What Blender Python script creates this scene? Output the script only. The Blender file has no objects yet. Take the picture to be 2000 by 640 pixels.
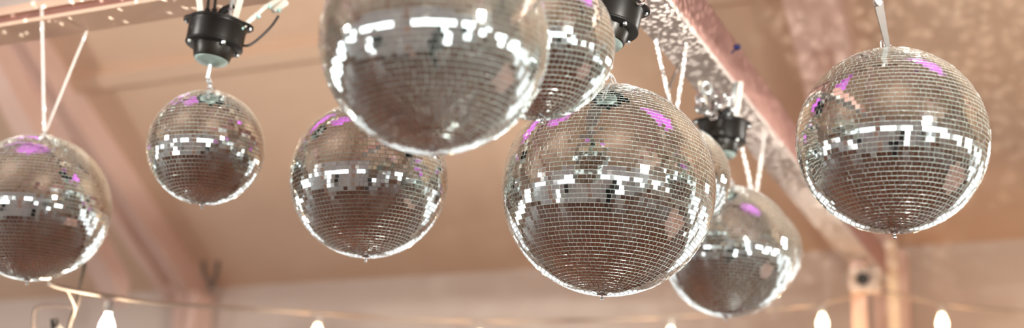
import bpy, bmesh, math, random
import numpy as np
from mathutils import Vector, Matrix

C = bpy.context.scene.collection
sc = bpy.context.scene
PI = math.pi

# ------------------------------------------------------------------ camera
F = 2580.0
PITCH, ROLL = math.radians(16.4), math.radians(1.8)
fw = Vector((0, math.cos(PITCH), math.sin(PITCH)))
up0 = Vector((0, -math.sin(PITCH), math.cos(PITCH)))
r0 = Vector((1, 0, 0))
cr = math.cos(ROLL) * r0 + math.sin(ROLL) * up0
cu = -math.sin(ROLL) * r0 + math.cos(ROLL) * up0
CAM = Vector((0, 0, 1.6))
cd = bpy.data.cameras.new('camera')
cam = bpy.data.objects.new('camera', cd)
C.objects.link(cam)
m = Matrix((cr, cu, -fw)).transposed().to_4x4()
m.translation = CAM
cam.matrix_world = m
cd.sensor_width = 36
cd.lens = F / 2000 * 36
cd.clip_start = 0.1
cd.clip_end = 60
cd.dof.use_dof = True
cd.dof.focus_distance = 2.95
cd.dof.aperture_fstop = 1.3
sc.camera = cam

# ------------------------------------------------------------------ view, world
sc.view_settings.view_transform = 'Standard'
sc.view_settings.look = 'None'
sc.view_settings.gamma = 1
sc.view_settings.use_curve_mapping = False
sc.view_settings.exposure = 0.25
sc.cycles.max_bounces = 10
sc.cycles.glossy_bounces = 6
sc.cycles.diffuse_bounces = 5
sc.cycles.caustics_reflective = False
sc.cycles.caustics_refractive = False
sc.cycles.sample_clamp_indirect = 6
w = bpy.data.worlds.new('world')
sc.world = w
w.use_nodes = True
w.node_tree.nodes['Background'].inputs[0].default_value = (0.75, 0.85, 1, 1)
w.node_tree.nodes['Background'].inputs[1].default_value = 0.6

WIN = 3.6          # brightness of the daylit panes
BULB_W = 3.0       # watts of each festoon bulb
FILL_W = 55.0
KEY_W = 240.0
PINK_W = 480.0

# ------------------------------------------------------------------ the hall's own axes
AZ = math.radians(24.16)
DV = Vector((math.sin(AZ), math.cos(AZ), 0))     # across the hall (s)
NV = Vector((math.cos(AZ), -math.sin(AZ), 0))    # along the hall (a)
P0 = Vector((-0.14, 2.15, 0))
UP = Vector((0, 0, 1))


def W(a, s, z):
    return P0 + NV * a + DV * s + UP * z


def at(x, y, d):
    return CAM + (fw + cr * ((x - 1000) / F) - cu * ((y - 320) / F)) * d


# ------------------------------------------------------------------ materials
def mat(name, col, rough=0.6, metal=0.0, emit=None, estr=0.0, spec=0.5, noise=None, bump=None):
    M = bpy.data.materials.new(name)
    M.use_nodes = True
    nt = M.node_tree
    b = nt.nodes['Principled BSDF']
    b.inputs['Base Color'].default_value = (*col, 1)
    b.inputs['Roughness'].default_value = rough
    b.inputs['Metallic'].default_value = metal
    b.inputs['Specular IOR Level'].default_value = spec
    if emit:
        b.inputs['Emission Color'].default_value = (*emit, 1)
        b.inputs['Emission Strength'].default_value = estr
    if noise:
        sc_, col2, amt = noise
        tc = nt.nodes.new('ShaderNodeTexCoord')
        n = nt.nodes.new('ShaderNodeTexNoise')
        n.inputs['Scale'].default_value = sc_
        n.inputs['Detail'].default_value = 4
        nt.links.new(tc.outputs['Object'], n.inputs['Vector'])
        rp = nt.nodes.new('ShaderNodeValToRGB')
        rp.color_ramp.elements[0].position = 0.5 - amt
        rp.color_ramp.elements[1].position = 0.5 + amt
        rp.color_ramp.elements[0].color = (*col, 1)
        rp.color_ramp.elements[1].color = (*col2, 1)
        nt.links.new(n.outputs['Fac'], rp.inputs['Fac'])
        nt.links.new(rp.outputs['Color'], b.inputs['Base Color'])
    if bump:
        tc = nt.nodes.new('ShaderNodeTexCoord')
        n = nt.nodes.new('ShaderNodeTexNoise')
        n.inputs['Scale'].default_value = bump[0]
        nt.links.new(tc.outputs['Object'], n.inputs['Vector'])
        bp = nt.nodes.new('ShaderNodeBump')
        bp.inputs['Strength'].default_value = bump[1]
        nt.links.new(n.outputs['Fac'], bp.inputs['Height'])
        nt.links.new(bp.outputs['Normal'], b.inputs['Normal'])
    return M


def board_mat(name, c1, c2, scale, axis_rot=0.0):
    """long wooden boards: brick pattern with thin joints"""
    M = bpy.data.materials.new(name)
    M.use_nodes = True
    nt = M.node_tree
    b = nt.nodes['Principled BSDF']
    b.inputs['Roughness'].default_value = 0.45
    tc = nt.nodes.new('ShaderNodeTexCoord')
    mp = nt.nodes.new('ShaderNodeMapping')
    mp.inputs['Rotation'].default_value = (0, 0, axis_rot)
    br = nt.nodes.new('ShaderNodeTexBrick')
    br.inputs['Scale'].default_value = scale
    br.inputs['Color1'].default_value = (*c1, 1)
    br.inputs['Color2'].default_value = (*c2, 1)
    br.inputs['Mortar'].default_value = (c1[0] * .4, c1[1] * .4, c1[2] * .4, 1)
    br.inputs['Mortar Size'].default_value = 0.006
    br.inputs['Brick Width'].default_value = 3.0
    br.inputs['Row Height'].default_value = 0.3
    nt.links.new(tc.outputs['Object'], mp.inputs['Vector'])
    nt.links.new(mp.outputs['Vector'], br.inputs['Vector'])
    nt.links.new(br.outputs['Color'], b.inputs['Base Color'])
    return M


def mirror_mat():
    M = bpy.data.materials.new('mirror_glass')
    M.use_nodes = True
    nt = M.node_tree
    b = nt.nodes['Principled BSDF']
    b.inputs['Metallic'].default_value = 1
    b.inputs['Roughness'].default_value = 0.045
    at_ = nt.nodes.new('ShaderNodeAttribute')
    at_.attribute_name = 'tone'
    at_.attribute_type = 'GEOMETRY'
    nt.links.new(at_.outputs['Color'], b.inputs['Base Color'])
    return M


M_MIRROR = mirror_mat()
M_EDGE = mat('cut_glass_edge', (0.92, 1.0, 0.93), 0.33, 0.5, spec=1.0)
M_GROUT = mat('pale_green_glue', (0.84, 0.93, 0.86), 0.35, 0.0)
M_CHROME = mat('chrome', (0.85, 0.87, 0.86), 0.12, 1.0)
M_STEEL = mat('galvanised_steel', (0.66, 0.68, 0.66), 0.32, 1.0, noise=(30, (0.55, 0.57, 0.56), .15))
M_BLACK = mat('black_painted_metal', (0.009, 0.008, 0.007), 0.45, 0.0, spec=0.2, noise=(9, (0.014, 0.012, 0.010), .2))
M_BROWNCOVER = mat('dark_bronze_metal', (0.022, 0.017, 0.010), 0.36, 0.3, spec=0.3, noise=(6, (0.008, 0.006, 0.005), .2))
M_BRIGHT = mat('bright_zinc', (0.93, 0.95, 0.95), 0.38, 0.6)
M_CAP = mat('brushed_mint_steel', (0.42, 0.52, 0.47), 0.42, 0.7)
M_CABLE = mat('black_cable', (0.035, 0.03, 0.028), 0.5)
M_BCABLE = mat('brown_cable', (0.10, 0.07, 0.05), 0.5)
M_RIBBON = mat('white_satin_ribbon', (0.82, 0.74, 0.67), 0.45, noise=(60, (0.76, 0.68, 0.61), .2))
M_PALEPLASTIC = mat('pale_plastic', (0.72, 0.66, 0.56), 0.4)
M_MINT = mat('mint_plastic', (0.45, 0.72, 0.66), 0.25)
M_CEIL = mat('peach_painted_ceiling', (0.62, 0.435, 0.30), 0.8, noise=(0.9, (0.68, 0.50, 0.365), .22))
M_WALL = mat('beige_wall', (0.58, 0.49, 0.42), 0.8, noise=(1.2, (0.62, 0.53, 0.46), .3))
M_WALLN = mat('pale_grey_wall', (0.72, 0.74, 0.76), 0.7)
M_BEAM = mat('pink_painted_beam', (0.36, 0.185, 0.15), 0.6, noise=(5, (0.41, 0.22, 0.18), .25))
M_BEAMLOW = mat('cream_painted_beam_underside', (0.56, 0.47, 0.41), 0.55)
M_BEAMPEACH = mat('peach_painted_beam', (0.70, 0.45, 0.31), 0.6, noise=(4, (0.74, 0.51, 0.38), .25))
M_SLOT = mat('slot_shade_brown', (0.26, 0.11, 0.08), 0.7)  # shade inside the groove painted in as red-brown
M_RAFTER = mat('pale_pink_timber', (0.68, 0.47, 0.38), 0.6, noise=(3, (0.72, 0.52, 0.44), .25))
M_FLOOR = board_mat('brown_floor_boards', (0.150, 0.060, 0.030), (0.19, 0.080, 0.042), 2.2, AZ)
M_WINFRAME = mat('white_window_frame', (0.75, 0.73, 0.70), 0.5)
M_PANEF = mat('daylit_far_pane', (0.6, 0.6, 0.6), 0.5, emit=(0.90, 0.97, 1.0), estr=WIN * .28)
M_PANE = mat('daylit_frosted_pane', (0.6, 0.6, 0.6), 0.5, emit=(0.90, 0.97, 1.0), estr=WIN)
M_BULB = mat('lit_bulb_glass', (0.9, 0.85, 0.75), 0.3, emit=(1.0, 0.78, 0.52), estr=9)
M_BULBW = mat('lit_white_bulb_glass', (0.9, 0.88, 0.85), 0.3, emit=(1.0, 0.95, 0.9), estr=5)
M_SOCKET = mat('pale_socket', (0.66, 0.60, 0.52), 0.5)
M_CORD = mat('pale_festoon_cord', (0.50, 0.40, 0.31), 0.6)
M_BLUE = mat('dark_blue_plastic', (0.015, 0.02, 0.12), 0.35)
M_CLOTH = mat('peach_tablecloth', (0.75, 0.52, 0.44), 0.8)
M_SKIN = mat('skin', (0.55, 0.33, 0.25), 0.6)
M_BLACKCLOTH = mat('black_clothing', (0.012, 0.012, 0.014), 0.85)
M_HAIR = mat('dark_hair', (0.03, 0.02, 0.015), 0.6)
M_LAMP = mat('lamp_lens_white', (0.9, 0.9, 0.9), 0.2, emit=(1, 0.97, 0.92), estr=60)
M_LAMPP = mat('lamp_lens_magenta', (0.9, 0.3, 0.9), 0.2, emit=(1.0, 0.12, 0.95), estr=9)
M_WHITEBOX = mat('off_white_plastic', (0.68, 0.54, 0.43), 0.5)
M_LITSTRIP = mat('painted_lit_face', (0.86, 0.70, 0.52), 0.5)  # warm light on the post's front face, put into the colour


# ------------------------------------------------------------------ mesh helpers
class MB:
    def __init__(self):
        self.v, self.f, self.sm = [], [], []

    def add(self, vs, fs, smooth=False):
        o = len(self.v)
        self.v += [tuple(p) for p in vs]
        self.f += [tuple(i + o for i in q) for q in fs]
        self.sm += [smooth] * len(fs)
        return self

    def box(self, c, ex, ey, ez):
        """centre and three half-extent vectors"""
        c, ex, ey, ez = Vector(c), Vector(ex), Vector(ey), Vector(ez)
        vs = [c + sx * ex + sy * ey + sz * ez for sx in (-1, 1) for sy in (-1, 1) for sz in (-1, 1)]
        return self.add(vs, [(0, 1, 3, 2), (4, 6, 7, 5), (0, 4, 5, 1), (2, 3, 7, 6), (0, 2, 6, 4), (1, 5, 7, 3)])

    def bevbox(self, c, ex, ey, ez, bev=0.003):
        bm = bmesh.new()
        bmesh.ops.create_cube(bm, size=2)
        c, ex, ey, ez = Vector(c), Vector(ex), Vector(ey), Vector(ez)
        M_ = Matrix((ex, ey, ez)).transposed().to_4x4()
        M_.translation = c
        bmesh.ops.transform(bm, matrix=M_, verts=bm.verts)
        bmesh.ops.bevel(bm, geom=bm.edges[:], offset=bev, segments=2, affect='EDGES', profile=0.6)
        self.frombm(bm)
        return self

    def frombm(self, bm, smooth=False):
        bm.verts.index_update()
        self.add([v.co[:] for v in bm.verts], [[v.index for v in f.verts] for f in bm.faces], smooth)
        bm.free()

    def tube(self, pts, r, n=8, closed=False, caps=True):
        pts = [Vector(p) for p in pts]
        k = len(pts)
        rs = r if isinstance(r, (list, tuple)) else [r] * k
        vs, fs = [], []
        prev = None
        for i, p in enumerate(pts):
            if closed:
                t = (pts[(i + 1) % k] - pts[i - 1]).normalized()
            else:
                t = (pts[min(i + 1, k - 1)] - pts[max(i - 1, 0)]).normalized()
            if prev is None:
                a = Vector((0, 0, 1)) if abs(t.z) < 0.9 else Vector((1, 0, 0))
                u_ = t.cross(a).normalized()
            else:
                u_ = (prev - t * prev.dot(t)).normalized()
            prev = u_
            v_ = t.cross(u_)
            vs += [p + (u_ * math.cos(2 * PI * j / n) + v_ * math.sin(2 * PI * j / n)) * rs[i] for j in range(n)]
        for i in range(k if closed else k - 1):
            b0, b1 = i * n, ((i + 1) % k) * n
            fs += [(b0 + j, b0 + (j + 1) % n, b1 + (j + 1) % n, b1 + j) for j in range(n)]
        self.add(vs, fs, True)
        if caps and not closed:
            self.add(vs[:n], [tuple(range(n))[::-1]])
            self.add(vs[-n:], [tuple(range(n))])
        return self

    def lathe(self, prof, n=48, origin=(0, 0, 0), smooth=True):
        """prof: (r, z) list, rotated about z"""
        ox, oy, oz = origin
        vs, fs = [], []
        for r, z in prof:
            vs += [(ox + r * math.cos(2 * PI * j / n), oy + r * math.sin(2 * PI * j / n), oz + z) for j in range(n)]
        for i in range(len(prof) - 1):
            for j in range(n):
                fs.append((i * n + j, i * n + (j + 1) % n, (i + 1) * n + (j + 1) % n, (i + 1) * n + j))
        self.add(vs, fs, smooth)
        return self

    def torus(self, c, R, r, axis=(0, 0, 1), n=20, k=8, stretch=1.0, stretch_dir=(0, 0, 1)):
        axis = Vector(axis).normalized()
        sd = Vector(stretch_dir)
        sd = (sd - axis * sd.dot(axis)).normalized()
        od = axis.cross(sd)
        pts = [Vector(c) + sd * math.cos(2 * PI * i / n) * R * stretch + od * math.sin(2 * PI * i / n) * R for i in range(n)]
        return self.tube(pts, r, k, closed=True)

    def build(self, name, m_, parent=None):
        me = bpy.data.meshes.new(name)
        me.from_pydata(self.v, [], self.f)
        me.polygons.foreach_set('use_smooth', self.sm)
        me.materials.append(m_)
        me.update()
        o = bpy.data.objects.new(name, me)
        C.objects.link(o)
        if parent:
            o.parent = parent
        return o


def tag(o, label=None, cat=None, group=None, kind=None):
    if label:
        o['label'] = label
    if cat:
        o['category'] = cat
    if group:
        o['group'] = group
    if kind:
        o['kind'] = kind
    return o


def empty(name, loc, label, cat, group=None):
    o = bpy.data.objects.new(name, None)
    C.objects.link(o)
    o.location = loc
    o.empty_display_size = 0.05
    return tag(o, label, cat, group)


def struct(o, label=None):
    return tag(o, label, None, None, 'structure')


# ------------------------------------------------------------------ the hall
A0, A1, S0, S1 = -11.0, 9.0, -3.9, 5.3
EAVE, SL = 3.25, 0.65
SR = (S0 + S1) / 2
RIDGE = EAVE + SL * (S1 - SR)


def quadslab(name, pts, n, th, m_):
    n = Vector(n) * th
    vs = [Vector(p) for p in pts] + [Vector(p) + n for p in pts]
    k = len(pts)
    fs = [tuple(range(k)), tuple(range(2 * k - 1, k - 1, -1))]
    fs += [(i, (i + 1) % k, k + (i + 1) % k, k + i)[::-1] for i in range(k)]
    return struct(MB().add(vs, fs).build(name, m_))


quadslab('floor', [W(A0, S0, 0), W(A1, S0, 0), W(A1, S1, 0), W(A0, S1, 0)], (0, 0, -1), .1, M_FLOOR)
quadslab('wall_far', [W(A0, S1, 0), W(A1, S1, 0), W(A1, S1, EAVE), W(A0, S1, EAVE)], DV, .12, M_WALL)
quadslab('wall_near', [W(A0, S0, 0), W(A1, S0, 0), W(A1, S0, EAVE), W(A0, S0, EAVE)], -DV, .12, M_WALLN)
for nm, a_, d_ in (('wall_left', A0, -1), ('wall_right', A1, 1)):
    quadslab(nm, [W(a_, S0, 0), W(a_, S1, 0), W(a_, S1, EAVE), W(a_, SR, RIDGE), W(a_, S0, EAVE)], NV * d_, .12, M_WALL)
cmb = MB()
for s_a, s_b in ((S1 + .1, SR), (S0 - .1, SR)):
    z_a = EAVE - SL * .1
    pts = [W(A0, s_a, z_a), W(A1, s_a, z_a), W(A1, s_b, RIDGE), W(A0, s_b, RIDGE)]
    vs = pts + [p + UP * .12 for p in pts]
    cmb.add(vs, [(0, 1, 2, 3), (7, 6, 5, 4), (0, 4, 5, 1), (1, 5, 6, 2), (2, 6, 7, 3), (3, 7, 4, 0)])
struct(cmb.build('ceiling', M_CEIL))


def beam(name, p, q, hw, hh, side, upv, m_, bev=.006):
    """box beam from p to q; side and upv unit vectors, half width and half height"""
    p, q = Vector(p), Vector(q)
    o = MB().bevbox((p + q) / 2, (q - p) / 2, Vector(side) * hw, Vector(upv) * hh, bev).build(name, m_)
    return o


# main beam across the hall: pink sides with board seams, cream underside
mb = empty('ceiling_beam', W(0, 0, 3.0), 'long pink box beam with a cream underside running away above the row of hanging balls', 'beam')
mb['kind'] = 'structure'


def rel(o, parent):
    """keep world placement under a parent that only has a location"""
    o.parent = parent
    o.matrix_parent_inverse = Matrix.Translation(-parent.location)
    return o


s_edges = [-3.88, -2.6, -1.35, -0.1, 0.9, 1.95, 2.32, 2.62, 2.9, 3.6, 4.4, 5.28]
for s_a, s_b in zip(s_edges[:-1], s_edges[1:]):
    rel(beam('side_board', W(0, s_a + .002, 3.082), W(0, s_b - .002, 3.082), .062, .070, NV, UP, M_BEAM, .003), mb)
rel(beam('soffit_board', W(0, -3.88, 3.005), W(0, 5.28, 3.005), .0615, .009, NV, UP, M_BEAMLOW, .003), mb)

# cross beam along the hall, channel shaped with a slot in its side, painted dark as shade
cb = empty('ceiling_beam', W(-5, .76, 3.0), 'peach crossbeam with a groove painted in red-brown shade along its side, above the two left balls', 'beam')
cb['kind'] = 'structure'
SX = .77
for aa, ab, tg in ((-10.9, -.07, 0), (.07, 8.9, 1)):
    rel(beam('lower_flange', W(aa, SX, 3.005), W(ab, SX, 3.005), .060, .006, DV, UP, M_BEAMPEACH, .003), cb)
    rel(beam('groove', W(aa, SX, 3.024), W(ab, SX, 3.024), .040, .014, DV, UP, M_SLOT, .001), cb)
    rel(beam('upper_flange', W(aa, SX, 3.050), W(ab, SX, 3.050), .056, .013, DV, UP, M_BEAMPEACH, .003), cb)
    rel(beam('top_board', W(aa, SX + .01, 3.105), W(ab, SX + .01, 3.105), .044, .042, DV, UP, M_BEAMLOW, .003), cb)

# double rafters with spacer blocks, both slopes
sl_n = (UP + DV * SL).normalized()
for a_c in (-9.05, -4.55, -0.05, 4.45):
    for sgn, s_end in ((1, S1), (-1, S0)):
        root = empty('roof_rafter', W(a_c, s_end - sgn * .05, EAVE),
                     'pale pink double rafter running down the far roof slope' if sgn > 0 else 'pale pink double rafter on the roof slope behind the camera', 'rafter')
        root['kind'] = 'structure'
        upn = (UP + DV * SL * sgn).normalized()
        p = W(a_c, s_end - sgn * .06, EAVE - .10 + SL * .06)
        q = W(a_c, SR + sgn * .03, RIDGE - .10 - SL * .03)
        for off in (-.085, .085):
            rel(beam('timber', p + NV * off, q + NV * off, .04, .09, NV, upn, M_RAFTER), root)
        rel(beam('infill_board', p, p.lerp(q, .28 if (a_c == -.05 and sgn > 0) else .97), .046, .065, NV, upn, M_RAFTER), root)
        for t in (0.02, .30, .62, .95):
            c = p.lerp(q, t)
            L = (q - p).normalized() * (.16 if t == .30 else .10)
            rel(MB().box(c, L, NV * .045, upn * .085).build('spacer_block', M_RAFTER), root)
        if a_c != 4.45:
            pr = empty('wall_post', W(a_c, s_end - sgn * .10, 0),
                       'pale pink double timber post under the rafter foot', 'post')
            pr['kind'] = 'structure'
            for off in (-.085, .085):
                rel(beam('timber', W(a_c + .10 + off * .55, s_end - sgn * .12, 0), W(a_c + .10 + off * .55, s_end - sgn * .12, EAVE - .06), .04, .10, NV, DV, M_RAFTER), pr)
# knee braces at the left end of the far roof slope
kb = empty('knee_brace', at(235, 575, 8.35), 'peach timber brace slanting down behind the ball at the left edge', 'brace')
kb['kind'] = 'structure'
rel(beam('timber', at(-70, 0, 7.15), at(232, 572, 8.35), .075, .09, NV, UP, M_RAFTER), kb)
# purlins and the wall plate
for s_ in (3.8, 2.4):
    z_ = EAVE + SL * (S1 - s_) - .03
    struct(beam('trim_1', W(A0, s_, z_), W(A1, s_, z_), .05, .028, (DV - UP * SL).normalized(), sl_n, M_CEIL), 'peach purlin on the roof slope')
struct(beam('trim_3', W(A0, SR, RIDGE - .16), W(A1, SR, RIDGE - .16), .05, .1, DV, UP, M_BEAM), 'ridge beam')


# windows: daylit frosted panes in frames
WN = [0]


def window(c, ux, uy, n, hw, hh, cols, rows, pane=None):
    WN[0] += 1
    k = WN[0]
    root = bpy.data.objects.new('window_%d' % k, None)
    C.objects.link(root)
    root.location = c
    struct(root)
    c, ux, uy, n = Vector(c), Vector(ux), Vector(uy), Vector(n)
    rel(MB().add([c + n * .025 + ux * sx * hw + uy * sy * hh for sx, sy in ((-1, -1), (1, -1), (1, 1), (-1, 1))], [(0, 1, 2, 3)]).build('pane', pane or M_PANE), root)
    fr = MB()
    for i in range(cols + 1):
        fr.box(c + n * .03 + ux * (-hw + 2 * hw * i / cols), ux * .03, uy * (hh + .03), n * .028)
    for j in range(rows + 1):
        fr.box(c + n * .03 + uy * (-hh + 2 * hh * j / rows), ux * (hw + .03), uy * .03, n * .028)
    rel(fr.build('window_frame', M_WINFRAME), root)


for i, a_ in enumerate((-8.0, -6.2, -3.3, -1.5, 1.2, 3.0, 5.6, 7.6)):        # behind the camera: high windows
    window(W(a_, S0, 2.25), NV, UP, DV, .88, .24, 1, 1)
for a_ in (-3.3, 3.0, 7.0):
    window(W(a_, S0, 1.05), NV, UP, DV, .5, .75, 2, 3)
for a_ in (-8.0, -6.2, -3.4, -1.6, 1.3, 3.1, 5.6, 7.6):                       # far side: tall windows up to below the frame
    window(W(a_, S1, 1.55), NV, UP, -DV, .80, 1.05, 1, 2, M_PANEF)
for s_ in (-2.2, .7, 3.6):
    window(W(A0, s_, 1.6), DV, UP, NV, 1.0, 1.0, 2, 2)
    window(W(A1, s_, 1.9), DV, UP, -NV, 1.0, .6, 2, 2)


# ------------------------------------------------------------------ lamps
def point(name, loc, watts, col, rad):
    l = bpy.data.lights.new(name, 'POINT')
    l.energy = watts
    l.color = col
    l.shadow_soft_size = rad
    o = bpy.data.objects.new(name, l)
    C.objects.link(o)
    o.location = loc
    return o


def spot(name, loc, target, watts, col, ang, rad, blend=.5):
    l = bpy.data.lights.new(name, 'SPOT')
    l.energy = watts
    l.color = col
    l.spot_size = math.radians(ang)
    l.spot_blend = blend
    l.shadow_soft_size = rad
    o = bpy.data.objects.new(name, l)
    C.objects.link(o)
    o.location = loc
    o.rotation_euler = (Vector(target) - Vector(loc)).to_track_quat('-Z', 'Y').to_euler()
    return o


def par_can(loc, target, label, lens_m, r=.10, group=None):
    loc, target = Vector(loc), Vector(target)
    root = empty('stage_lamp', loc, label, 'stage lamp', group)
    root.rotation_euler = (target - loc).to_track_quat('Z', 'Y').to_euler()
    MB().lathe([(0, -.24), (r * .55, -.235), (r * .8, -.2), (r, -.12), (r, 0), (r * .93, 0), (r * .93, -.02)], 32).build('can', M_BLACK, root)
    MB().lathe([(r * .93, -.015), (r * .5, -.008), (0, -.005)][::-1], 32).build('lens', lens_m, root)
    MB().tube([(-r * 1.08, 0, -.12), (-r * 1.12, r * .9, -.12), (-r * .4, r * 1.6, -.12), (r * .4, r * 1.6, -.12), (r * 1.12, r * .9, -.12), (r * 1.08, 0, -.12)], .008, 6).build('yoke', M_BLACK, root)
    return root


K1, K2, K3 = Vector((2.15, 4.0, 2.78)), Vector((2.1, -.05, 2.92)), Vector((-3.7, 2.05, 2.85))
par_can(K1, (0, 3, 2.4), 'bright white stage lamp to the right of the balls, aimed from the far side', M_LAMP, .13)
par_can(K2, (0, 3, 2.5), 'bright white stage lamp on the right, aimed from beside the camera', M_LAMP, .22)
par_can(K3, (0, 3, 2.5), 'bright white stage lamp far to the left of the balls', M_LAMP, .16)
for i, (K, kw) in enumerate(((K1, .06), (K2, 3.3), (K3, .8))):
    d = (Vector((.2, 3, 2.5)) - K).normalized()
    spot('stage_light', K + d * .1, K + d * 2, KEY_W * kw, (1, 1, .96), 56, .07)
pinks = [((2.3, 2.6, 3.4), (2.4, 2.7, 5.8)), ((-1.8, 3.2, 3.4), (-1.9, 3.4, 5.9)), ((-2.7, 5.0, 3.3), (-2.8, 5.2, 5.4))]
for a_ in (-7.5, -5, -2.2, 1.6, 4.5, 7):  # added fill lamps without fixtures, to brighten the ceiling
    for s_ in (-.9, 1.7):
        p = W(a_, s_, 3.55)
        spot('added_ceiling_fill', p, p + UP * (.62 if s_ > 0 else 1) + DV * (1.9 if s_ > 0 else -1.2), FILL_W * (1.15 if s_ > 0 else .55) * (.85 if a_ < -4 else 1), (1, .92, 1) if s_ < 0 else (1, .95, .92) if a_ < -4 else (1, .90, .80) if a_ < 2 else (1, .78, .58), 125, .08, .9)
for loc, tg in pinks:
    loc, tg = Vector(loc), Vector(tg)
    d = (tg - loc).normalized()
    spot('magenta_light', loc + d * .04, tg, PINK_W, (.42, .05, 1.0), 46, .06)


def speckle(name, loc, target, watts, ang, scale, lo, hi, col=(1, 1, .96)):
    """added lamp with a Voronoi pattern, standing in for spots the mirror balls reflect"""
    o = spot(name, loc, target, watts, col, ang, 0.0, .3)
    l = o.data
    l.use_nodes = True
    nt = l.node_tree
    em = [n for n in nt.nodes if n.type == 'EMISSION'][0]
    tc = nt.nodes.new('ShaderNodeTexCoord')
    vo = nt.nodes.new('ShaderNodeTexVoronoi')
    vo.inputs['Scale'].default_value = scale
    vo.inputs['Randomness'].default_value = 1.0
    mr = nt.nodes.new('ShaderNodeMapRange')
    mr.interpolation_type = 'SMOOTHSTEP'
    mr.inputs['From Min'].default_value = hi
    mr.inputs['From Max'].default_value = lo
    nt.links.new(tc.outputs['Normal'], vo.inputs['Vector'])
    nt.links.new(vo.outputs['Distance'], mr.inputs['Value'])
    nt.links.new(mr.outputs['Result'], em.inputs['Strength'])
    return o


for s_ in (1.25, 2.35, 3.35):  # unseen lamps added near the beams to imitate mirror-ball light spots
    speckle('standin_ball_spots', W(.24, s_, 2.70), W(.02, s_ + .1, 3.05), 19, 150, 30, .26, .50)
speckle('standin_ball_spots', W(-1.35, .30, 2.74), W(-1.35, .80, 3.03), 45, 130, 20, .13, .25, (.85, 1, 1))
speckle('standin_ball_spots', W(1.4, .6, 2.6), W(1.8, 4, 4.0), 24, 90, 24, .03, .22)


# ------------------------------------------------------------------ mirror balls
def tile_mesh(R, pitch, seed):
    rng = np.random.default_rng(seed)
    rows = int(round(PI * (R) / pitch))
    dlat = PI / rows
    V, T = [], []
    bev = 0.0007
    gap = 0.0006
    gapv = 0.0003
    for i in range(rows):
        lat = -PI / 2 + (i + .5) * dlat
        ci = math.cos(lat)
        if R * ci < pitch * 1.1:
            continue
        n = max(5, int(2 * PI * R * ci / (pitch * 1.0)))
        th0 = rng.uniform(0, 2 * PI)
        th = th0 + (np.arange(n) + rng.uniform(-.04, .04, n)) * 2 * PI / n
        wd = 2 * PI * R * math.cos(min(abs(lat) + dlat / 2, PI / 2 - .01)) / n
        hw = (min(wd, pitch) - gapv) / 2
        hh = (R * dlat - gap) / 2
        latj = lat + rng.normal(0, .0004, n)
        nx, ny, nz = np.cos(latj) * np.cos(th), np.cos(latj) * np.sin(th), np.sin(latj)
        N = np.stack([nx, ny, nz], 1)
        U = np.stack([-np.sin(th), np.cos(th), np.zeros(n)], 1)
        B = np.cross(N, U)
        rot = rng.normal(0, .010, n)[:, None]
        U2 = U * np.cos(rot) + B * np.sin(rot)
        B2 = -U * np.sin(rot) + B * np.cos(rot)
        tx, ty = rng.normal(0, .0075, n), rng.normal(0, .0075, n)
        odd = rng.random(n) < .05
        tx = np.where(odd, tx * 6, tx)
        ty = np.where(odd, ty * 6, ty)
        lift = rng.uniform(0, .0003, n)
        depth = rng.uniform(.0003, .0013, n)[:, None]
        quads = []
        for (du, db, z, k) in ((-1, -1, 0, 1), (1, -1, 0, 1), (1, 1, 0, 1), (-1, 1, 0, 1)):
            uu, bb = du * (hw - bev * .20), db * (hh - bev * .50)
            quads.append(N * (R + lift + tx * uu + ty * bb)[:, None] + U2 * uu + B2 * bb)
        for (du, db) in ((-1, -1), (1, -1), (1, 1), (-1, 1)):
            quads.append(N * (R - depth) + U2 * du * hw + B2 * db * hh)
        V.append(np.stack(quads, 1))
        tone = rng.uniform(.80, .93, n)
        tint = rng.normal(0, .012, n)
        T.append(np.stack([tone - .02, tone + .02 + tint * .5, tone + tint, np.ones(n)], 1))
    V = np.concatenate(V)
    T = np.concatenate(T)
    nt_ = len(V)
    verts = V.reshape(-1, 3)
    base = np.arange(nt_)[:, None] * 8
    tmpl = np.array([[0, 1, 2, 3], [4, 5, 1, 0], [5, 6, 2, 1], [6, 7, 3, 2], [7, 4, 0, 3]])
    faces = (base[:, None, :] + tmpl[None]).reshape(-1, 4)
    me = bpy.data.meshes.new('mirror_tiles')
    me.vertices.add(len(verts))
    me.vertices.foreach_set('co', verts.ravel())
    me.loops.add(faces.size)
    me.loops.foreach_set('vertex_index', faces.ravel())
    me.polygons.add(len(faces))
    me.polygons.foreach_set('loop_start', np.arange(0, faces.size, 4))
    me.polygons.foreach_set('use_smooth', np.zeros(len(faces), dtype=bool))
    mi = np.tile(np.array([0, 1, 1, 1, 1]), nt_)
    me.polygons.foreach_set('material_index', mi)
    me.materials.append(M_MIRROR)
    me.materials.append(M_EDGE)
    me.update(calc_edges=True)
    me.validate()
    ca = me.color_attributes.new('tone', 'FLOAT_COLOR', 'POINT')
    ca.data.foreach_set('color', np.repeat(T, 8, axis=0).ravel())
    return me


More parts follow.
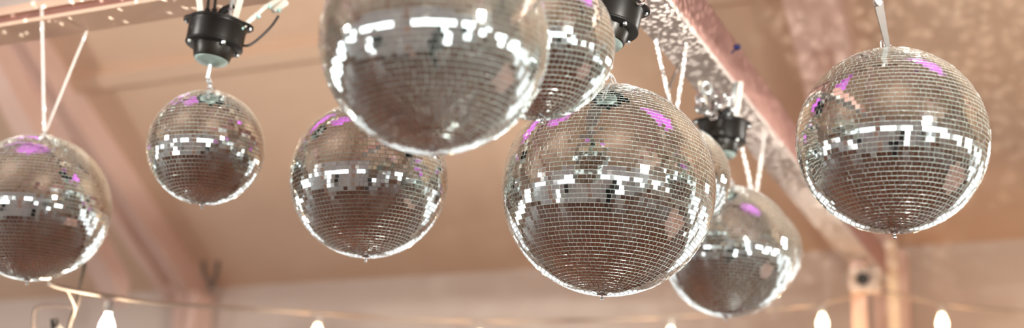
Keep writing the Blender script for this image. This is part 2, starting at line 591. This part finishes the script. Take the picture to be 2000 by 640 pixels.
def mirror_ball(px, py, rp, R, label, spin, tilt=(0, 0), seed=1, pitch=.0102):
    c = at(px, py, F * R / rp)
    root = empty('mirror_ball', c, label, 'mirror ball', 'mirror balls hanging from the beams')
    # tilt: bottom pole moved by (tx) metres along the camera's right
    q = Vector((0, 0, 1))
    ax = (UP * R + cr * -tilt[0] + fw * -tilt[1]).normalized()
    root.rotation_mode = 'QUATERNION'
    from mathutils import Quaternion
    root.rotation_quaternion = q.rotation_difference(ax) @ Quaternion((0, 0, 1), spin)
    # core
    core = MB()
    prof = [(max(1e-4, (R - .0014) * math.cos(t)), (R - .0014) * math.sin(t)) for t in np.linspace(-PI / 2, PI / 2, 49)]
    core.lathe(prof, 96)
    core.build('glued_core', M_GROUT, root)
    o = bpy.data.objects.new('mirror_tiles', tile_mesh(R, pitch, seed))
    C.objects.link(o)
    o.parent = root
    # bottom: chrome rosette and stud
    s = R / .2
    MB().lathe([(0.0001, -R - .0030), (.008 * s, -R - .0030), (.010 * s, -R - .0018), (.0105 * s, -R - .0002)], 24).build('bottom_cap', M_CHROME, root)
    MB().lathe([(.0001, -R - .0135), (.0034, -R - .0135), (.0040, -R - .0125), (.0040, -R - .009), (.0028, -R - .0085), (.0028, -R - .002), (.005, -R - .002)], 16).build('bottom_stud', M_CHROME, root)
    MB().lathe([(.020 * s, R - .001), (.019 * s, R + .0022), (.006, R + .0035), (.0001, R + .0038)], 32).build('top_cap', M_CHROME, root)
    ey = MB()
    for sx in (-.006, .006):
        pts = [Vector((sx * 1.3 + .0 * k, 0, 0)) for k in range(0)]
        pts = [(sx, .0075 * math.cos(t) * (1 if True else 0), R + .010 + .0085 * math.sin(t)) for t in np.linspace(-PI * .35, PI * 1.35, 16)]
        ey.tube(pts, .0013, 6)
    ey.build('hanging_eye', M_CHROME, root)
    top = c + ax * (R + .016)
    return root, c, top, ax


balls = {}
spec = dict(
    A=(70, 405, 143, .2, 'large mirror ball cut by the left edge of the photo, hung on two spread ribbons', .3, 0.004),
    B=(403, 288, 113, .15, 'small mirror ball on a short silver chain below a black motor', 1.0, 0.003),
    C=(721, 350, 154, .2, 'mirror ball lower left of the huge blurred ball and partly behind it', 2.0, .004),
    D=(849, 80, 224, .2, 'huge blurred mirror ball nearest the camera, cut by the top edge', .7, .007),
    E=(1053, 88, 148, .15, 'mirror ball squeezed behind the huge top ball and above the big sharp one', 3.0, .008),
    F=(1188, 370, 208, .25, 'big sharp mirror ball in the middle with a small ball mirrored in its tiles', 0.1, -.012),
    G=(1741, 275, 183, .2, 'sharp mirror ball alone at the right on one wide white ribbon', 2.4, -.004),
    H=(1423, 490, 129, .2, 'low blurred mirror ball half behind the right edge of the big sharp ball', 1.7, -.012),
    I=(1319, 349, 107, .15, 'mirror ball almost hidden behind the upper right edge of the big sharp ball', .9, 0),
    J=(1477, 490, 88, .15, 'farthest mirror ball, only its right rim showing behind the low blurred ball', 2.9, 0))
for i, (k, (x, y, rp, R, lab, sp, tl)) in enumerate(spec.items()):
    balls[k] = mirror_ball(x, y, rp, R, lab, sp, (tl, 0), seed=11 + i)


# ------------------------------------------------------------------ ribbons
def ribbon_strip(mbld, p, q, wid, th, wdir, twist=0.0, n=10, sag=0.0):
    p, q = Vector(p), Vector(q)
    t = (q - p).normalized()
    vs, fs = [], []
    for i in range(n + 1):
        f_ = i / n
        c = p.lerp(q, f_)
        wd = Vector(wdir)
        wd = (wd - t * wd.dot(t)).normalized()
        wd = Matrix.Rotation(twist * f_, 3, t) @ wd
        nd = t.cross(wd)
        c = c + nd * sag * math.sin(PI * f_)
        ww = wid[0] + (wid[1] - wid[0]) * f_ if isinstance(wid, tuple) else wid
        vs += [c - wd * ww / 2 - nd * th / 2, c + wd * ww / 2 - nd * th / 2, c + wd * ww / 2 + nd * th / 2, c - wd * ww / 2 + nd * th / 2]
    for i in range(n):
        for j in range(4):
            fs.append((i * 4 + j, i * 4 + (j + 1) % 4, (i + 1) * 4 + (j + 1) % 4, (i + 1) * 4 + j))
    fs += [(3, 2, 1, 0), (n * 4, n * 4 + 1, n * 4 + 2, n * 4 + 3)]
    mbld.add(vs, fs, False)


def knot(mbld, c, r=.006):
    for k in range(3):
        a = k * 1.1
        mbld.torus(c, r, r * .45, (math.sin(a), math.cos(a), .4), 14, 6)


def v_ribbon(key, pL, pR, wid, label, mname='hanging_ribbon'):
    _, c, top, ax = balls[key]
    root = empty(mname, top, label, 'ribbon', 'white ribbons holding the mirror balls')
    e = top - ax * .006
    for p, tw in ((pL, .5), (pR, -.4)):
        r_ = MB()
        ribbon_strip(r_, e, p, wid, .0008, cr, tw)
        rel(r_.build('strand', M_RIBBON), root)
    kn = MB()
    knot(kn, e + UP * .006, .0045)
    rel(kn.build('knot', M_RIBBON), root)


# points on the beams where the ribbons are tied
v_ribbon('A', Vector((-1.343, 3.468, 3.045)), Vector((-1.228, 3.531, 2.996)), .0095, 'white ribbon pair spread in a V above the ball cut by the left edge')
_, cI, topI, _ = balls['I']
v_ribbon('I', at(1280, 78, 3.42), at(1341, 84, 3.56), .0095, 'white ribbon pair spread in a V just right of the big sharp ball')
v_ribbon('J', at(1449, 288, 4.25), at(1494, 258, 4.38), .0105, 'white ribbon pair in a V behind the low blurred ball')

_, cG, topG, axG = balls['G']
g = empty('hanging_ribbon', topG, 'single wide white ribbon with a knot, holding the ball at the right', 'ribbon')
eG = topG - axG * .006
r_ = MB()
g_top = at(1716, 4, 2.74)
ribbon_strip(r_, eG, g_top, (.0090, .0180), .001, cr, .05)
rel(r_.build('strand', M_RIBBON), g)
r_ = MB()
ribbon_strip(r_, eG + cr * -.002 + fw * .003, g_top + cr * -.005 + fw * .006, (.006, .009), .001, (cr - fw * .3).normalized(), -.2)
rel(r_.build('back_strand', M_RIBBON), g)
r_ = MB()
knot(r_, g_top + cr * -.003, .0065)
rel(r_.build('knot', M_RIBBON), g)
r_ = MB()
ribbon_strip(r_, g_top, W(.62, SX + .05, 3.0), .012, .001, cr, .6)
ribbon_strip(r_, g_top + UP * .004, W(.66, SX + .05, 3.0), .012, .001, cr, -.6)
rel(r_.build('loop', M_RIBBON), g)
# steel eyelets seen beside the ribbon of the right ball
r_ = MB()
r_.torus(topG + cr * -.012 + UP * .004, .0045, .0016, cr + fw * .7, 18, 6, 2.4, UP)
rel(r_.build('steel_ring', M_CHROME), g)

for key, dx, lab in (('C', 0, 'ribbon above the ball lower left of the huge ball'), ('D', 0, 'ribbon above the huge nearest ball'), ('E', 0, 'ribbon above the ball behind the huge one')):
    _, c, top, ax = balls[key]
    if key == 'C':
        tgt = W(-.64, SX + .05, 3.0)
    else:
        s_ = (top - P0).dot(DV)
        tgt = W(0, s_, 2.996)
    rt = empty('hanging_ribbon', top, 'white ' + lab, 'ribbon')
    r_ = MB()
    ribbon_strip(r_, top - ax * .006, tgt, .010, .0008, cr, .5)
    rel(r_.build('strand', M_RIBBON), rt)


# ------------------------------------------------------------------ motors
def motor(loc, label, tilt, ears_dir, s=1.0, bright=False):
    """loc: centre of the flange plate (top). Axis hangs down, tilted."""
    root = empty('ball_motor', loc, label, 'mirror ball motor', 'black motors clamped under the beams')
    root.rotation_euler = tilt
    root.scale = (s, s, s)
    # oval mounting plate whose ends stick out as two ears
    n = 64
    MB().lathe([(.0001, .002), (.0765, .002), (.0780, 0), (.0780, -.004), (.0765, -.006), (.0001, -.006)][::-1], n).build('mounting_plate', M_BLACK, root)
    for sgn in (-1, 1):
        e = MB()
        arc = np.linspace(-1.05, 1.05, 22)
        outer = [(.0915 * math.cos(t), .058 * math.sin(t)) for t in arc]
        inner = [(.070 * math.cos(t) * .8, .054 * math.sin(t) * .8) for t in arc[::-1]]
        ring = [(x * sgn, y * sgn) for x, y in outer + inner]
        k = len(ring)
        vs = [(x, y, .0015) for x, y in ring] + [(x, y, -.003) for x, y in ring]
        h = k // 2
        fs = [(i, i + 1, k - 2 - i, k - 1 - i) for i in range(h - 1)] + [(k + k - 1 - i, k + k - 2 - i, k + i + 1, k + i) for i in range(h - 1)]
        fs += [(i, k + i, k + (i + 1) % k, (i + 1) % k) for i in range(k)]
        e.add(vs, fs)
        ear = e.build('ear', M_BROWNCOVER, root)
        b = MB()
        b.lathe([(.0001, -.009), (.0035, -.009), (.0045, -.0075), (.0045, -.003)], 12, (.083 * sgn, 0, 0))
        b.build('ear_bolt', M_STEEL, ear)
    MB().lathe([(.0755, -.006), (.0755, -.010), (.0735, -.012), (.0725, -.058), (.070, -.062), (.0001, -.062)][::-1], 64).build('housing', M_BROWNCOVER, root)
    MB().lathe([(.0735, -.0605), (.0740, -.0635), (.072, -.066), (.0001, -.066)][::-1], 64).build('bottom_plate', M_BLACK, root)
    for k in range(4):
        a = k * PI / 2 + .6
        b = MB().lathe([(.0001, -.0735), (.0035, -.0735), (.005, -.072), (.0052, -.066)], 12, (.0655 * math.cos(a), .0655 * math.sin(a), 0))
        b.build('screw', M_STEEL, root)
    MB().lathe([(.053, -.066), (.0525, -.070), (.046, -.098), (.044, -.101), (.0001, -.101)][::-1], 56).build('gear_housing', M_BROWNCOVER, root)
    MB().lathe([(.043, -.101), (.040, -.107), (.020, -.114), (.0001, -.115)][::-1], 48).build('chrome_cap', M_CAP, root)
    MB().lathe([(.0048, -.112), (.0048, -.150), (.0035, -.153), (.0001, -.153)][::-1], 16).build('drive_shaft', M_BRIGHT, root)
    return root


def link_chain(p, q, label, n_links, r=.0058, th=.0021):
    p, q = Vector(p), Vector(q)
    t = (q - p).normalized()
    mbld = MB()
    side = t.cross(fw).normalized()
    for i in range(n_links):
        c = p.lerp(q, (i + .5) / n_links)
        ax = side if i % 2 else (fw - t * fw.dot(t)).normalized()
        ax = (Matrix.Rotation(.5 * math.sin(i * 2.1), 3, t) @ ax)
        L = (q - p).length / n_links * .68
        mbld.torus(c, r, th, ax, 16, 6, L / r, t)
    o = mbld.build('hanging_chain', M_BRIGHT)
    return tag(o, label, 'chain')


# motor above ball B
_, cB, topB, axB = balls['B']
mB_loc = at(427, 46, 3.42)
mB = motor(mB_loc, 'black motor with a curved power cable, clamped to the beam above the small chained ball', (0, math.radians(5.5), 0), 1)
# motor above F, behind E
_, cF, topF, axF = balls['F']
mF_loc = at(1196, 10, 3.05)
mF = motor(mF_loc, 'black motor half hidden behind the upper ball, over the big sharp ball', (math.radians(-4), math.radians(10), 0), 1, .97)
_, cH, topH, axH = balls['H']
mH_loc = at(1411, 240, 4.0)
mH = motor(mH_loc, 'blurred dark motor over the low ball at the right end of the row', (0, math.radians(2), 0), 1, .98)


def shaft_end(root, s=1.0):
    return root.matrix_local @ Vector((0, 0, -.150))


def mlocal(root, p):
    from mathutils import Euler
    R_ = root.rotation_euler.to_matrix()
    return root.location + R_ @ (Vector(p) * root.scale[0])


link_chain(mlocal(mB, (0, 0, -.148)), topB - axB * .003, 'bright silver chain between the left motor and the small ball', 5)
link_chain(mlocal(mF, (0, 0, -.148)), topF + axF * .001, 'silver chain dropping to the top of the big sharp ball', 3)
link_chain(mlocal(mH, (0, 0, -.148)), topH - axH * .003, 'silver chain over the low blurred ball, seen past the big ball', 3)


def smooth_path(pts, n=8):
    pts = [Vector(p) for p in pts]
    out = []
    P_ = [pts[0] * 2 - pts[1]] + pts + [pts[-1] * 2 - pts[-2]]
    for i in range(1, len(P_) - 2):
        a, b, c, d = P_[i - 1:i + 3]
        for k in range(n):
            t = k / n
            out.append(.5 * ((2 * b) + (c - a) * t + (2 * a - 5 * b + 4 * c - d) * t * t + (3 * b - a - 3 * c + d) * t ** 3))
    out.append(pts[-1])
    return out


# power cable of the left motor, up to a pale plug
cable = MB().tube(smooth_path([at(476, 85, 3.42), at(492, 82, 3.42), at(512, 64, 3.44), at(530, 42, 3.46), at(541, 22, 3.48)]), .0036, 8)
rel(cable.build('power_cable', M_CABLE), mB)
# clamp hardware over each motor: drilled plates, threaded rods and pale cable ties


def clamp(loc, beam_z, label, seed, d0):
    rnd = random.Random(seed)
    root = empty('beam_clamp', loc, label, 'clamp')
    loc = Vector(loc)
    H = beam_z - loc.z
    # two folded steel straps in a V from the plate to the beam
    for sx, lean, m_ in ((-.045, -.02, M_PALEPLASTIC), (.012, .035, M_STEEL), (.040, .018, M_PALEPLASTIC)):
        p = loc + cr * sx + UP * .001
        q = loc + cr * (sx + lean) + UP * H
        b = MB()
        ribbon_strip(b, p, q, .016, .003, cr, .5, 6)
        rel(b.build('strap', m_), root)
    # bolts
    for sx in (-.030, -.012, .030):
        p = loc + cr * sx - fw * .01
        b = MB().tube([p, p + UP * min(H, .075)], .004, 10)
        b.lathe([(.0075, .030), (.0075, .036), (.0001, .036)], 6, p[:])
        b.lathe([(.0075, .030), (.0001, .030)][::-1], 6, p[:])
        rel(b.build('bolt', M_BLACK if sx < 0 else M_STEEL), root)
    # black cam lever
    b = MB().tube([loc + cr * -.012 + UP * .012, loc + cr * .012 + UP * .034, loc + cr * .035 + UP * .048], [.006, .011, .008], 10)
    rel(b.build('lever', M_BLACK), root)
    return root


clB = clamp(mB_loc + UP * .003, 3.0, 'pale strap clamp with black bolts holding the left motor to the beam', 1, 3.42)
clF = clamp(mF_loc + UP * .003, 3.0, 'pale strap clamp above the motor over the big sharp ball', 2, 3.05)
clH = clamp(mH_loc + UP * .003, 3.0, 'glittering clamp above the motor at the right end of the row', 3, 4.0)
# pale connector arm at the right of the left motor
arm = empty('cable_connector', at(500, 48, 3.42), 'pale cable connector with mint tips at the right of the left motor', 'connector')
for a_, b_, r in ((at(474, 52, 3.40), at(505, 26, 3.43), .0075), (at(505, 26, 3.43), at(522, 10, 3.45), .006), (at(520, 14, 3.46), at(566, -14, 3.5), .0085), (at(533, 22, 3.47), at(560, 4, 3.5), .010)):
    rel(MB().tube([a_, a_.lerp(b_, .1), a_.lerp(b_, .9), b_], [r * .7, r, r, r * .7], 10).build('barrel', M_PALEPLASTIC), arm)
for p, r in ((at(472, 55, 3.395), .006), (at(505, 32, 3.42), .006), (at(526, 13, 3.45), .006), (at(545, 20, 3.47), .006)):
    b = MB()
    b.lathe([(r * math.cos(t) + 1e-5, r * math.sin(t)) for t in np.linspace(-PI / 2, PI / 2, 9)], 12, p[:])
    rel(b.build('tip', M_MINT), arm)
# chrome shackles on the right-hand clamp
for i, (x, y, r) in enumerate(((1380, 172, .016), (1368, 196, .018), (1377, 214, .014), (1392, 186, .013), (1402, 205, .013), (1418, 190, .014), (1430, 214, .012), (1394, 226, .012), (1362, 214, .011))):
    b = MB().torus(at(x, y, 3.93 + .012 * (i % 3)), r * .8, r * .42, (math.sin(i * 1.7), math.cos(i * 1.3), .4 * math.sin(i)), 20, 8, 1.3)
    rel(b.build('shackle', M_CHROME if i % 2 else M_STEEL), clH)
for i, (x, y) in enumerate(((1188, -6), (1222, -2), (1250, 0), (1236, -12))):
    b = MB().torus(at(x, y, 3.0), .010, .0035, (math.sin(i * 1.7), math.cos(i * 1.3), .4), 18, 8, 1.5)
    rel(b.build('shackle', M_CHROME), clF)

# thin brown cable behind the V of ribbons
tag(MB().tube(smooth_path([at(1330, 122, 3.75), at(1316, 150, 3.75), at(1306, 176, 3.75), at(1300, 215, 3.75)]), .0042, 8).build('cable', M_BCABLE),
    'short brown cable dropping from the beam between the V ribbons beside the big ball', 'cable')
# blue clip by the main beam
bl = empty('hook_clip', W(.067, 1.88, 3.155), 'tiny dark blue clip at the top edge of the pink beam', 'clip')
bl.location = at(1440, 92, 3.9)
b = MB().lathe([(.0115 * math.cos(t) + 1e-5, .0095 * math.sin(t)) for t in np.linspace(-PI / 2, PI / 2, 9)], 14)
b.build('cap', M_BLUE, bl)
MB().tube([(0, 0, 0), (-.006, .012, -.004), (-.012, .028, -.008)], .003, 6).build('pin', M_BLUE, bl)

# ------------------------------------------------------------------ festoon lights
pts = [(96, 553, 3.75), (120, 561, 3.8), (215, 578, 4.0), (320, 592, 4.4), (500, 604, 5.2), (622, 611, 5.8), (780, 622, 6.0), (938, 626, 6.1), (1130, 625, 6.1), (1310, 618, 6.1), (1450, 608, 6.1),
       (1605, 592, 6.2), (1680, 570, 6.35), (1700, 563, 6.4), (1730, 568, 6.35), (1838, 592, 6.2), (1960, 606, 6.2), (2110, 612, 6.2)]
cord = MB().tube(smooth_path([at(*p) for p in pts], 6), .0075, 8)
tag(cord.build('festoon_cord', M_CORD), 'pale festoon light cord sagging along the bottom of the photo', 'cord')


def bulb(p, r, label, m_, watts, col):
    p = Vector(p) - UP * .012
    root = empty('light_bulb', p, label, 'light bulb', 'bulbs of the festoon string')
    MB().lathe([(.0001, .0), (.013, .0), (.015, -.006), (.015, -.030), (.013, -.034), (.0001, -.034)][::-1], 20).build('socket', M_SOCKET, root)
    n = r / .03
    prof = [(.011, -.030), (.013 * n, -.040), (.021 * n, -.054), (.028 * n, -.070), (.030 * n, -.082), (.027 * n, -.098), (.018 * n, -.110), (.0001, -.114)]
    MB().lathe(prof[::-1], 28).build('glass', m_, root)
    MB().torus((0, 0, .002), .006, .002, NV, 12, 6).build('hook', M_SOCKET, root)
    point('bulb_light', Vector(p) + Vector((0, 0, -.150)), watts, col, .02)
    return root


bl_spec = [((215, 580, 3.98), .025, 'white lit bulb near the lower left ball', M_BULBW, 3, (1, .85, .66)),
           ((622, 612, 5.78), .025, 'warm bulb at the bottom edge below the second large ball', M_BULB, 1, (1, .62, .32)),
           ((938, 627, 6.08), .025, 'warm bulb at the bottom edge left of the big sharp ball', M_BULB, 1, (1, .62, .32)),
           ((1310, 619, 6.08), .025, 'warm bulb at the bottom edge just right of the big sharp ball', M_BULB, 1, (1, .62, .32)),
           ((1605, 593, 6.18), .025, 'warm lit bulb left of the pale post', M_BULB, 1, (1, .62, .32)),
           ((1838, 593, 6.18), .025, 'warm lit bulb right of the pale post', M_BULB, 1, (1, .62, .32)),
           ((2100, 613, 6.2), .025, 'warm bulb outside the right edge', M_BULB, 1, (1, .62, .32))]
for p, r, lab, m_, k, col in bl_spec:
    bulb(at(*p), r, lab, m_, BULB_W * k, col)

# wire bracket and bulb at the lower left, with the dark hanging cable
wb = empty('bulb_bracket', at(66, 660, 4.2), 'thin grey wire bracket at the lower left corner', 'bracket')
pp = [at(66, 668, 4.2), at(66, 612, 4.2), at(78, 598, 4.2), at(110, 596, 4.2), at(150, 601, 4.2)]
rel(MB().tube(smooth_path(pp, 6), .006, 8).build('bent_rod', mat('grey_rod', (.25, .2, .18), .5)), wb)
rel(MB().tube([at(106, 622, 4.2), at(108, 645, 4.2)], .013, 12).build('bulb_holder', M_CABLE), wb)
bulb(at(117, 632, 4.15), .030, 'warm bulb top peeking in at the lower left corner', M_BULB, BULB_W * .5, (1, .62, .32))
tag(MB().tube(smooth_path([at(-120, 330, 4.1), at(-30, 380, 4.1), at(60, 405, 4.05), at(140, 450, 4.0), at(164, 505, 4.0), at(159, 550, 4.0), at(152, 590, 4.0), at(140, 620, 4.0), at(128, 668, 4.0)]), .0062, 8).build('cable', M_BCABLE),
    'dark cable hanging behind the ball at the left edge', 'cable')
tag(MB().tube(smooth_path([at(128, 560, 3.85), at(138, 580, 3.9), at(146, 600, 3.95), at(144, 618, 4.0)]), .0028, 8).build('cable_tie', M_CORD),
    'short pale tie joining the festoon cord to the dark cable', 'tie')

# V-shaped iron hanger seen far behind at the left
vh = empty('iron_hanger', at(415, 560, 8.0), 'brown V-shaped iron hanger far behind, below the small chained ball', 'hanger')
for p, q in (((396, 508), (400, 536)), ((400, 536), (414, 562)), ((427, 508), (423, 536)), ((423, 536), (414, 562))):
    rel(MB().tube([at(*p, 7.9), at(*q, 7.9)], .014, 8).build('rod', M_BCABLE), vh)

# white box with a dark round opening on the pale post
sx_ = at(1686, 545, 6.2)
bx = empty('wall_speaker', sx_, 'small off-white box with a black round opening in front of the pale post', 'speaker')
rel(MB().bevbox(sx_ + DV * .045, NV * .070, UP * .058, DV * .035, .01).build('box', M_WHITEBOX), bx)
cone = MB().lathe([(.030, 0), (.030, .02), (.023, .024), (.0001, .010)], 28)
co = cone.build('round_opening', M_CABLE, bx)
co.rotation_euler = (-DV).to_track_quat('Z', 'Y').to_euler()

thin = empty('wall_post', at(1678, 640, 6.45), 'thin pale post carrying the box with the round opening', 'post')
thin['kind'] = 'structure'
px0 = at(1677, 560, 6.33)
rel(beam('timber', (px0.x, px0.y, 0), (px0.x, px0.y, 3.0), .032, .03, NV, DV, M_RAFTER), thin)
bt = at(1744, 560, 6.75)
rel(beam('lit_face_strip', (bt.x, bt.y, 0), (bt.x, bt.y, 3.2), .028, .02, NV, DV, M_LITSTRIP), thin)  # added pale strip standing in for the warm-lit face of the post

# ------------------------------------------------------------------ what the mirrors show behind the camera
tb = empty('banquet_table', (4.3, 2.6, 0), 'round table under a long peach cloth, to the right of the balls', 'table')
n = 64
vs, fs = [], []
prof = [(.0001, .76), (.9, .76), (.93, .74), (.95, .5), (.98, .2), (1.0, .02)]
cl = MB()
for k, (r, z) in enumerate(prof):
    for j in range(n):
        a = 2 * PI * j / n
        rr = r * (1 + (.03 * math.sin(a * 14) if k > 2 else 0) * (k - 2) / 3)
        vs.append((rr * math.cos(a), rr * math.sin(a), z))
for k in range(len(prof) - 1):
    fs += [(k * n + j, (k + 1) * n + j, (k + 1) * n + (j + 1) % n, k * n + (j + 1) % n) for j in range(n)]
cl.add(vs, fs, True)
cl.build('tablecloth', M_CLOTH, tb)

for i, (a_, s_) in enumerate(((-1.9, -3.2), (2.1, -3.3), (4.6, -3.2))):
    c = W(a_, s_, 0)
    lab = ['black loudspeaker on a tripod, behind the camera to the left', 'black loudspeaker on a tripod, behind the camera to the right', 'black loudspeaker on a tripod by the near wall, farthest right'][i]
    sp_ = empty('loudspeaker', c, lab, 'loudspeaker', 'loudspeakers by the near wall')
    rel(MB().bevbox(c + UP * 1.55, NV * .19, DV * .17, UP * .33, .02).build('cabinet', M_CABLE), sp_)
    rel(MB().tube([c + UP * .25, c + UP * 1.25], .018, 10).build('pole', M_CABLE), sp_)
    for k in range(3):
        d = Vector((math.cos(k * 2.094), math.sin(k * 2.094), 0))
        rel(MB().tube([c + UP * .7, c + d * .5 + UP * .012], .011, 8).build('leg', M_CABLE), sp_)

# the photographer, in black, just behind the camera
me = bpy.data.meshes.new('person')
J_ = {'pelvis': (0, -.42, .95, .15, .11), 'waist': (0, -.40, 1.12, .14, .10), 'chest': (0, -.38, 1.34, .17, .12), 'neck': (0, -.36, 1.50, .055, .055),
      'chin': (0, -.33, 1.56, .065, .07), 'head': (0, -.33, 1.66, .075, .09), 'crown': (0, -.34, 1.73, .055, .07)}
ed = [('pelvis', 'waist'), ('waist', 'chest'), ('chest', 'neck'), ('neck', 'chin'), ('chin', 'head'), ('head', 'crown')]
for sg, nm in ((-1, 'l'), (1, 'r')):
    J_.update({'hip' + nm: (.10 * sg, -.42, .88, .09, .09), 'knee' + nm: (.12 * sg, -.40, .50, .06, .06), 'ank' + nm: (.13 * sg, -.43, .09, .042, .042), 'toe' + nm: (.14 * sg, -.26, .04, .035, .03),
               'sho' + nm: (.18 * sg, -.37, 1.41, .06, .06), 'elb' + nm: (.24 * sg, -.26, 1.22, .042, .042), 'wri' + nm: (.09 * sg, -.10, 1.45, .028, .028), 'hnd' + nm: (.06 * sg, -.06, 1.51, .035, .022)})
    ed += [('pelvis', 'hip' + nm), ('hip' + nm, 'knee' + nm), ('knee' + nm, 'ank' + nm), ('ank' + nm, 'toe' + nm), ('chest', 'sho' + nm), ('sho' + nm, 'elb' + nm), ('elb' + nm, 'wri' + nm), ('wri' + nm, 'hnd' + nm)]
keys = list(J_)
me.from_pydata([J_[k][:3] for k in keys], [(keys.index(a), keys.index(b)) for a, b in ed], [])
pe = bpy.data.objects.new('person', me)
C.objects.link(pe)
tag(pe, 'photographer in black standing behind the camera with both arms raised', 'person')
sk = pe.modifiers.new('skin', 'SKIN')
for k, sv in zip(keys, me.skin_vertices[0].data):
    sv.radius = J_[k][3:]
me.skin_vertices[0].data[0].use_root = True
ss = pe.modifiers.new('sub', 'SUBSURF')
ss.levels = ss.render_levels = 2
me.materials.append(M_BLACKCLOTH)
MB().lathe([(1e-4, .10), (.055, .09), (.088, .05), (.095, 0), (.090, -.05), (.06, -.10), (1e-4, -.12)], 24, (0, -.352, 1.68)).build('hair', M_HAIR, pe)
